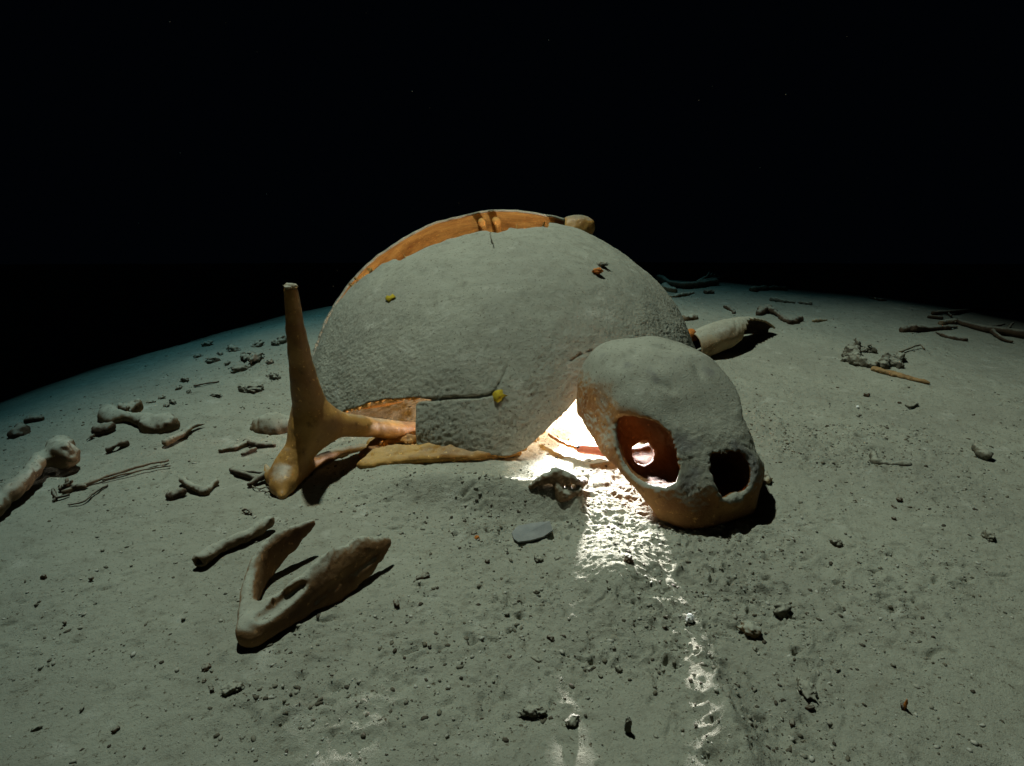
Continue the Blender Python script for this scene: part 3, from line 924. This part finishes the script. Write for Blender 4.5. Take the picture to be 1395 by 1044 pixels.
def flake(name, V0, th, mat, bulge=.003):
    b0 = sum(V0, Vector()) / len(V0); n = len(V0)
    V = [tuple(p - b0 + Vector((0, 0, th))) for p in V0] + [tuple(p - b0) for p in V0]
    mid = [tuple((p - b0) * .55 + Vector((0, 0, th + bulge))) for p in V0]
    V += mid + [(0, 0, th + bulge * 1.2)]
    Fc = [(i, (i + 1) % n, 2 * n + (i + 1) % n, 2 * n + i) for i in range(n)] + [(2 * n + i, 2 * n + (i + 1) % n, 3 * n) for i in range(n)]
    Fc += [(i + n, (i + 1) % n + n, (i + 1) % n, i) for i in range(n)] + [tuple(range(2 * n - 1, n - 1, -1))]
    me = mesh_from(name, V, Fc, mat, False)
    import bmesh
    bm = bmesh.new(); bm.from_mesh(me); bmesh.ops.recalc_face_normals(bm, faces=bm.faces); bm.to_mesh(me); bm.free()
    return link(name, me, None, b0)
tag(flake('grey_flake', V0, .0022, M['slate'], .001), 'thin grey rectangular flake lying flat in front of the shell', 'flake')

# small pinkish rod in the bright light
rod = bone('pink_rod', [([G(790, 612, .012), G(812, 614, .011), G(832, 618, .010)], [.0075, .0085, .006])], M['pink'], k=.004, vox=.0016, rough=.0005, irr=.05)
tag(rod, 'small pinkish rod with a round dark spot lying in the bright light', 'bone')
sp = link('dark_spot', stone_mesh('dark_spot', (.0042, .0025, .0042), M['black'], 2, .0008, .1), rod, G(788, 607, .016) + Vector((0, -.010, -.002)) - rod.location)
tag(twig('thin_rib', [([G(748, 592, .010), G(768, 604, .012), G(790, 612, .010)], .003, .004)], M['amber'], seed=40), 'thin curved rib in the bright light left of the pinkish rod', 'bone')

# ------------------------------------------------------------------ right side
def winged():
    """a bent sheet of bone: whole round its near end, hollow and open towards the lower right further on"""
    A = [G(944, 474, .022), G(964, 465, .034), G(990, 455, .040), G(1014, 449, .036), G(1034, 448, .024), G(1052, 452, .006)]
    NU, NV = 60, 44
    P = resample(A, NU)
    t_ = np.linspace(0, 1, NU)
    R = np.interp(t_, [0, .15, .4, .65, .85, 1], [.040, .041, .039, .036, .029, .016])
    base = P[NU // 2].copy(); base.z = float(ground_base(base.x, base.y))
    V = []
    for i in range(NU):
        ax = (P[min(i + 1, NU - 1)] - P[max(i - 1, 0)]); ax.z *= .3; ax.normalize()
        side = ax.cross(Vector((0, 0, 1))).normalized()
        if side.y > 0: side = -side
        up = side.cross(ax).normalized()
        if up.z < 0: up = -up
        th0 = float(np.interp(t_[i], [0, .28, .40, .55, 1], [-70, -60, 20, 66, 60])) + 7 * math.sin(i * 1.7) * (t_[i] > .05)
        for j in range(NV):
            th = math.radians(th0 + (225 - th0) * j / (NV - 1))
            r = R[i] * (1 + .05 * float(pn2(np.array([i * .12]), np.array([j * .2]))[0]))
            V.append(tuple(P[i] + side * (r * math.cos(th)) + up * (r * .95 * math.sin(th)) - base))
    Fc = np.array([(i * NV + j, i * NV + j + 1, (i + 1) * NV + j + 1, (i + 1) * NV + j) for i in range(NU - 1) for j in range(NV - 1)])
    o = link('flared_bone', mesh_from('flared_bone', V, Fc, [M['pale'], M['dark']]), None, base)  # dark second material on the inside: the hollow's shade put into the colour
    f = o.data.polygons[len(Fc) // 2]
    c = f.center - (P[int(f.index // (NV - 1))] - base)
    if f.normal.dot(c) < 0: o.data.flip_normals()
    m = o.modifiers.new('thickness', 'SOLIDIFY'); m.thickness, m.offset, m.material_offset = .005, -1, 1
    return tag(o, 'pale flared bone with a dark hollow underside behind the skull', 'bone')
winged()
o = bone('amber_block', [([at(930, 460, 1.50), at(944, 452, 1.52)], [.018, .018])], M['orange'], k=.01, vox=.003, rough=.0012, flat=((.8, .3, .5), .6))
tag(o, 'small orange bone block between the shell and the flared bone', 'bone')
# fan of flipper bones
fl = empty('flipper_bones', G(940, 384))
tag(fl, 'fan of thin flipper bones on the silt beyond the shell', 'bones')
local(bone('arm', [([G(898, 378, .02), G(920, 386, .018), G(950, 386, .018), G(975, 382, .02)], [.018, .014, .014, .016])], M['dark'], k=.02, vox=.005, rough=.002, rs=40), fl)
rr = random.Random(4)
for k in range(9):
    a = k / 8
    local(twig('finger_bone', [([G(950 + 18 * a, 384 - 3 * a, .018), G(962 + 26 * a, 379 - 2 * (1 - a), .030 - .018 * a), G(966 + 40 * a, 371 + 9 * a, .045 - .040 * a)], .006, .003)], M['bone'], n=7, seed=50 + k), fl)
far = [
    ('lumpy_bone', [([G(905, 388, .018), G(918, 394, .012)], [.026, .018])], 'bone', 'lumpy pale bone at the shell end of the flipper bones'),
    ('bone_lump', [([G(935, 430, .014), G(946, 430, .010)], [.020, .016])], 'bone', 'silted bone lump with a dark end to the right of the shell'),
    ('dark_lump', [([G(963, 396, .012), G(970, 396, .012)], [.014, .013])], 'dark', 'round dark lump below the flipper bones'),
    ('bone_flake', [([G(915, 403, .006), G(930, 400, .010), G(944, 398, .006)], [.008, .012, .008])], 'bone', 'low silted bone below the lumpy pale bone'),
    ('curved_chip', [([G(988, 416, .010), G(996, 420, .008), G(1000, 426, .004)], [.010, .012, .004])], 'dark', 'dark curved chip between flipper bones and flared bone'),
    ('limb_bone', [([G(1026, 392, .014), G(1048, 391, .012), G(1070, 391, .014)], [.018, .012, .014])], 'dark', 'dark limb bone lying level on the far silt'),
    ('hip_bone', [([G(1034, 424, .014), G(1046, 416, .024), G(1056, 424, .014), G(1076, 436, .012), G(1090, 432, .012)], [.016, .020, .010, .012, .014])], 'dark', 'dark hip bone with two spread ends on the far right silt'),
    ('bone_cluster', [([G(1052, 406, .01), G(1076, 410, .008), G(1104, 412, .008)], [.012, .006, .010]), ([G(1080, 420, .006), G(1100, 424, .008), G(1108, 428, .006)], [.008, .010, .007])], 'stone', 'crumbly bone cluster just behind the hip bone'),
    ('small_bone', [([G(1108, 436, .006), G(1125, 435, .006)], [.006, .006])], 'pale', 'small pale bone rod at the right end of the hip bone'),
    ('bone_nub', [([G(1056, 384, .012), G(1060, 386, .01)], [.012, .010])], 'dark', 'dark nub standing over the dark limb bone'),
    ('far_bone', [([G(1158, 396, .004), G(1172, 399, .004)], [.008, .006])], 'bone', 'pale bone sliver on the far edge of the lit silt'),
    ('bone_scraps', [([G(1186, 405, .004), G(1200, 408, .006)], [.006, .010]), ([G(1200, 408, .004), G(1206, 409, .004)], [.010, .008])], 'dark', 'dark scraps on the far right silt below the pale sliver'),
    ('limb_bone', [([G(1230, 448, .010), G(1244, 444, .018), G(1262, 446, .012), G(1302, 444, .008)], [.012, .018, .010, .008])], 'dark', 'dark bone with a thick left end near the right edge'),
    ('rib_bone', [([G(1276, 452, .006), G(1290, 458, .006), G(1316, 462, .006)], [.005, .006, .008])], 'dark', 'short dark rib below the thick ended dark bone'),
    ('silted_bone', [([G(1284, 438, .010), G(1300, 436, .012)], [.014, .012])], 'bone', 'silted bone stub above the thick ended dark bone'),
    ('bone_wedge', [([G(1266, 430, .008), G(1282, 432, .008)], [.007, .008])], 'dark', 'dark wedge above the silted bone stub'),
    ('pitted_stone', [([G(1332, 608, .010), G(1344, 616, .012)], [.011, .014])], 'stone', 'pitted rounded stone with a pale rim at the right side'),
    ('mud_crust', [([G(1192, 628, .004), G(1210, 630, .005), G(1236, 631, .004)], [.008, .007, .008]), ([G(1192, 628, .004), G(1190, 616, .006)], [.008, .006])], 'stone', 'flat crumbly crust of mud to the right of the skull'),
    ('shell_chip', [([G(1235, 551, .005), G(1241, 553, .007), G(1249, 549, .005)], [.005, .006, .004])], 'stone', 'curved brown shell chip right of the split stick'),
]
for k, (nm, ch, mt, lab) in enumerate(far):
    ch = [([q - Vector((0, 0, .15 * r)) for q, r in zip(c[0], c[1])], [r * .82 for r in c[1]]) for c in ch]
    rm_ = max(max(c[1]) for c in ch)
    o = bone(nm, ch, M[mt], k=.010, vox=max(.0018, rm_ / 6), rough=.0022 if rm_ > .009 else .0014, rs=60, seed=k)
    tag(o, lab, 'stone' if mt == 'stone' else 'bone')
# spongy clump
o = bone('spongy_clump', [([G(1162, 474, .014), G(1160, 486, .012), G(1180, 494, .010), G(1206, 494, .010), G(1224, 484, .012)], [.016, .018, .014, .014, .014]), ([G(1170, 470, .014), G(1190, 476, .008)], [.014, .008]), ([G(1206, 494, .008), G(1234, 500, .004)], [.010, .004])],
         M['stone'], k=.012, vox=.0026, rough=.007, rs=85)
tag(o, 'dark spongy curved clump of rotten bone to the right of the flared bone', 'bone')
tag(twig('loop_twig', [([G(1226, 480, .006), G(1240, 474, .008), G(1254, 470, .01), G(1260, 476, .004)], .003, .002)], M['twig'], seed=61), 'thin curled twig at the right of the spongy clump', 'twig')
o = bone('split_stick', [([G(1192, 501, .008), G(1222, 509, .008), G(1266, 521, .006)], [.009, .010, .004])], M['wood'], k=.006, vox=.002, rough=.0016, rs=90, flat=((0, 0, 1), .7))
tag(o, 'yellowish split stick lying below the spongy clump', 'stick')
tag(twig('branch', [([G(1270, 427, .006), G(1310, 424, .008), G(1340, 422, .008), G(1400, 424, .006)], .007, .004), ([G(1290, 425, .008), G(1296, 431, .006)], .004, .003)], M['dark'], seed=62), 'long dark branch lying along the far right edge', 'branch')
tag(twig('branch', [([G(1304, 438, .008), G(1340, 448, .010), G(1372, 452, .012), G(1410, 458, .01)], .008, .012), ([G(1350, 450, .01), G(1366, 462, .006), G(1380, 466, .004)], .008, .004), ([G(1370, 452, .01), G(1380, 440, .02)], .006, .003), ([G(1340, 448, .01), G(1368, 442, .012)], .006, .003)], M['dark'], seed=63), 'gnarled dark branch with side shoots at the right edge', 'branch')

# ------------------------------------------------------------------ small things on the shell
def on_shell(px, py, out=0.004):
    d = np.array(ray(px, py)); o0 = (np.array([0, 0, CAM_H]) - EC) / EA; dv = d / EA
    a, b, c = dv @ dv, 2 * o0 @ dv, o0 @ o0 - 1
    t = (-b - math.sqrt(b * b - 4 * a * c)) / (2 * a)
    P = np.array([0, 0, CAM_H]) + d * t
    n = (P - EC) / EA ** 2; n /= np.linalg.norm(n)
    return Vector(P + n * out), Vector(n)
def leaf(px, py, w_, h_, mat, name, lab, seed):
    P, n = on_shell(px, py, .0042)
    rnd = random.Random(seed)
    me_v, k = [(0, 0, .0015)], 11
    for i in range(k):
        a = 2 * math.pi * i / k; r = 1 + rnd.uniform(-.38, .3)
        me_v.append((w_ * r * math.cos(a), h_ * r * math.sin(a), rnd.uniform(-.0008, .0012)))
    Fc = [(0, 1 + i, 1 + (i + 1) % k) for i in range(k)]
    o = link(name, mesh_from(name, me_v, Fc, mat), None, P)
    s = o.modifiers.new('thickness', 'SOLIDIFY'); s.thickness = .001
    o.rotation_euler = n.to_track_quat('Z', 'Y').to_euler()
    return tag(o, lab, 'leaf')
leaf(533, 408, .014, .010, M['yellow'], 'leaf_scrap', 'yellow leaf scrap stuck high on the left of the shell', 1)
leaf(680, 540, .012, .010, M['yellow'], 'leaf_scrap', 'yellowish round leaf scrap at the end of the shell crack', 2)
P, n = on_shell(813, 373, .003)
o = link('orange_chip', stone_mesh('orange_chip', (.010, .007, .006), M['orange'], 9, .0014, .5), None, P)
tag(o, 'bright orange chip resting on the right side of the shell', 'chip')
P, n = on_shell(820, 363, .003)
o = link('dark_moss', stone_mesh('dark_moss', (.011, .007, .004), M['stone'], 11, .0014, .8, 3.0), None, P)
tag(o, 'dark crumbly tuft just above the orange chip on the shell', 'tuft')
pa, _ = on_shell(668, 322, .006); pb, _ = on_shell(669, 328, .008); pc, _ = on_shell(673, 336, .006)
tag(twig('thin_root', [([pa + Vector((0, .0, .002)), pb, pc], .0012, .0008)], M['twig'], n=8, seed=70), 'thin dark rootlet hanging over the broken top edge of the shell', 'root')

# ------------------------------------------------------------------ loose stones one can point to
named = [
    (726, 972, (.012, .005, .004), 'stone', 'flat dark oval pebble near the bottom centre', 'pebble'),
    (1346, 734, (.009, .007, .006), 'stone', 'round dark pebble near the right edge', 'pebble'),
    (1022, 862, (.011, .009, .007), 'ground_stone', 'pale rounded stone in front of the skull', 'stone'),
    (1064, 836, (.011, .008, .008), 'stone', 'knobbly dark clod in front of the skull', 'clod'),
    (734, 764, (.007, .005, .004), 'stone', 'small clod just below the grey flake', 'clod'),
    (664, 767, (.003, .003, .003), 'dark', 'tiny dark round bit left of the small clod', 'crumb'),
    (856, 766, (.006, .005, .005), 'dark', 'dark pebble inside the bright lit patch of silt', 'pebble'),
    (882, 622, (.008, .006, .005), 'stone', 'pebble seen through the eye socket of the skull', 'pebble'),
    (940, 846, (.005, .004, .005), 'white', 'white chip in the light streak below the lit patch', 'chip'),
    (1139, 742, (.007, .006, .005), 'stone', 'crumbly clod alone on the right of the skull', 'clod'),
    (1225, 682, (.005, .004, .003), 'dark', 'dark crumb on the silt to the right', 'crumb'),
    (1040, 655, (.012, .010, .008), 'pale', 'pale lit stone touching the right side of the skull', 'stone'),
    (1180, 540, (.006, .005, .005), 'dark', 'black pebble below the split stick', 'pebble'),
    (1168, 556, (.004, .003, .003), 'white', 'tiny white chip on the right silt', 'chip'),
    (650, 735, (.004, .003, .003), 'orange', 'reddish crumb left of the grey flake', 'crumb'),
    (575, 788, (.010, .005, .003), 'dark', 'dark curved chip right of the lower jaw', 'chip'),
    (540, 824, (.006, .003, .003), 'dark', 'dark slanting chip below the right arm of the jaw', 'chip'),
    (316, 940, (.009, .007, .004), 'stone', 'crumbly clod in the left foreground', 'clod'),
    (282, 912, (.005, .004, .003), 'dark', 'dark bit left above the crumbly foreground clod', 'crumb'),
    (60, 788, (.004, .003, .003), 'dark', 'lone dark crumb on bare silt at the left', 'crumb'),
    (780, 985, (.007, .005, .004), 'stone', 'dark clod right of the flat oval pebble', 'clod'),
    (1232, 966, (.0015, .0015, .007), 'orange', 'upright reddish splinter in the right foreground', 'splinter'),
    (855, 996, (.003, .003, .010), 'stone', 'upright brown stub in the bottom foreground', 'stub'),
    (1098, 942, (.012, .008, .005), 'stone', 'wide crumbly clod in the lower right foreground', 'clod'),
]
M['ground_stone'] = M['bone']
for k, (x, y, r, mt, lab, cat) in enumerate(named):
    g = G(x, y)
    nm = lab.split()[0] + '_' + cat if False else cat
    o = link(nm, stone_mesh(nm, r, M[mt], k + 20, None, .45), None, (g.x, g.y, g.z + .0005))
    o.rotation_euler.z = k * 1.3
    tag(o, lab, cat)

# rubble on the left slope behind the shoulder bone, each piece its own
var = [stone_mesh('rubble', (.014, .011, .008), M['stone'], 60 + k, .0022, .6) for k in range(5)]
rnd = random.Random(12)
def piece(nm, mesh, g, s, lab, cat, grp, sink=.0):
    o = link(nm, mesh, None, (g.x, g.y, g.z - sink))
    o.scale = (s * rnd.uniform(.75, 1.5), s * rnd.uniform(.7, 1.1), s * rnd.uniform(.7, 1.2))
    o.rotation_euler = (rnd.uniform(-.3, .3), rnd.uniform(-.3, .3), rnd.uniform(0, 6.28))
    return tag(o, lab, cat, grp)
for (x, y, s) in [(283, 471, 1.2), (318, 478, 1.1), (334, 490, 1.3), (348, 492, 1.4), (327, 505, 1.1), (340, 484, .8), (352, 471, 1.0), (384, 466, 1.2), (375, 470, .9), (290, 493, 1.0),
                  (270, 487, .8), (300, 483, .7), (310, 497, .6), (368, 496, .8), (252, 520, .9), (244, 530, .6), (295, 540, .7), (347, 533, 1.0), (332, 533, .8), (374, 516, .9), (221, 543, .6), (236, 549, .6), (227, 553, .5), (206, 549, .5), (258, 535, .5)]:
    piece('rubble', var[rnd.randrange(5)], G(x, y), s, 'dark rubble piece on the far left slope behind the shoulder bone', 'rubble', 'rubble on the left slope')
tag(twig('stick', [([G(264, 526, .003), G(280, 523, .004), G(298, 520, .003)], .0024, .0018)], M['dark'], n=8, seed=80), 'straight thin dark stick on the left slope', 'stick')
tag(twig('forked_twig', [([G(347, 533, .004), G(354, 528, .006), G(358, 524, .01)], .005, .002), ([G(338, 532, .004), G(347, 534, .005)], .003, .003)], M['dark'], n=8, seed=81), 'small forked dark bit left of the shoulder bone', 'twig')
crumbs = [stone_mesh('crumb', (.0042, .0034, .0028), M['dark' if k % 2 else 'stone'], 90 + k, .0011, .55) for k in range(6)]
zones = [('small dark crumb on the silt right of the skull', 'crumbs right of the skull', (1060, 1380, 520, 720), 14),
         ('small dark crumb on the foreground silt below the skull', 'crumbs in the foreground below the skull', (760, 1250, 770, 1030), 22),
         ('small dark crumb on the silt between jaw and skull', 'crumbs between jaw and skull', (560, 780, 660, 1000), 14),
         ('small dark crumb on the silt left of the jaw', 'crumbs left of the jaw', (40, 310, 700, 1000), 12)]
for lab, grp, (x0, x1, y0, y1), n in zones:
    for _ in range(n):
        piece('crumb', crumbs[rnd.randrange(6)], G(rnd.uniform(x0, x1), rnd.uniform(y0, y1)), rnd.uniform(.4, .95), lab, 'crumb', grp)

# ------------------------------------------------------------------ uncountable grit and suspended specks
def scatter(name, pos, size, mat, rng, squash=.7):
    n = len(pos)
    v = ICO_V[None] * (1 + rng.normal(0, .22, (n, 12, 1))) * size[:, None, None]
    sx = rng.uniform(.6, 1.7, (n, 1, 1)); v[..., 0:1] *= sx
    v[..., 2] *= squash
    a = rng.uniform(0, 6.28, n); ca, sa = np.cos(a)[:, None], np.sin(a)[:, None]
    x, y = v[..., 0] * ca - v[..., 1] * sa, v[..., 0] * sa + v[..., 1] * ca
    v = np.stack([x, y, v[..., 2]], -1) + pos[:, None]
    Fc = (ICO_F[None] + 12 * np.arange(n)[:, None, None]).reshape(-1, 3)
    return link(name, mesh_from(name, v.reshape(-1, 3), Fc, mat, False))
rg = np.random.default_rng(11)
def gheight(x, y):
    i = np.clip(np.searchsorted(xs, x) - 1, 0, len(xs) - 2); j = np.clip(np.searchsorted(ys, y) - 1, 0, len(ys) - 2)
    return (Z[j, i] + Z[j + 1, i] + Z[j, i + 1] + Z[j + 1, i + 1]) / 4
cx_ = rg.uniform(-1.1, 1.7, 170000); cy_ = rg.uniform(.25, 2.6, 170000)
acc = rg.random(170000) < roughness_at(cx_, cy_) * np.where(cy_ < 1.2, .75, .25)
cx_, cy_ = cx_[acc], cy_[acc]
sz = np.minimum(.00058 * (1 / np.maximum(rg.random(len(cx_)), .02)) ** .5, .0024)
pos = np.stack([cx_, cy_, gheight(cx_, cy_) + sz * .1], 1)
tag(scatter('grit', pos, sz, M['grit'], rg), 'fine grit and crumbs of sediment strewn over the silt', kind='stuff')
n = 360
pp = np.stack([rg.uniform(-2.2, 2.6, n), rg.uniform(1.0, 3.6, n), rg.uniform(.15, 1.6, n)], 1)
tag(scatter('floating_specks', pp, rg.uniform(.0003, .0010, n), M['bone'], rg, 1.0), 'tiny pale specks floating in the dark water', kind='stuff')
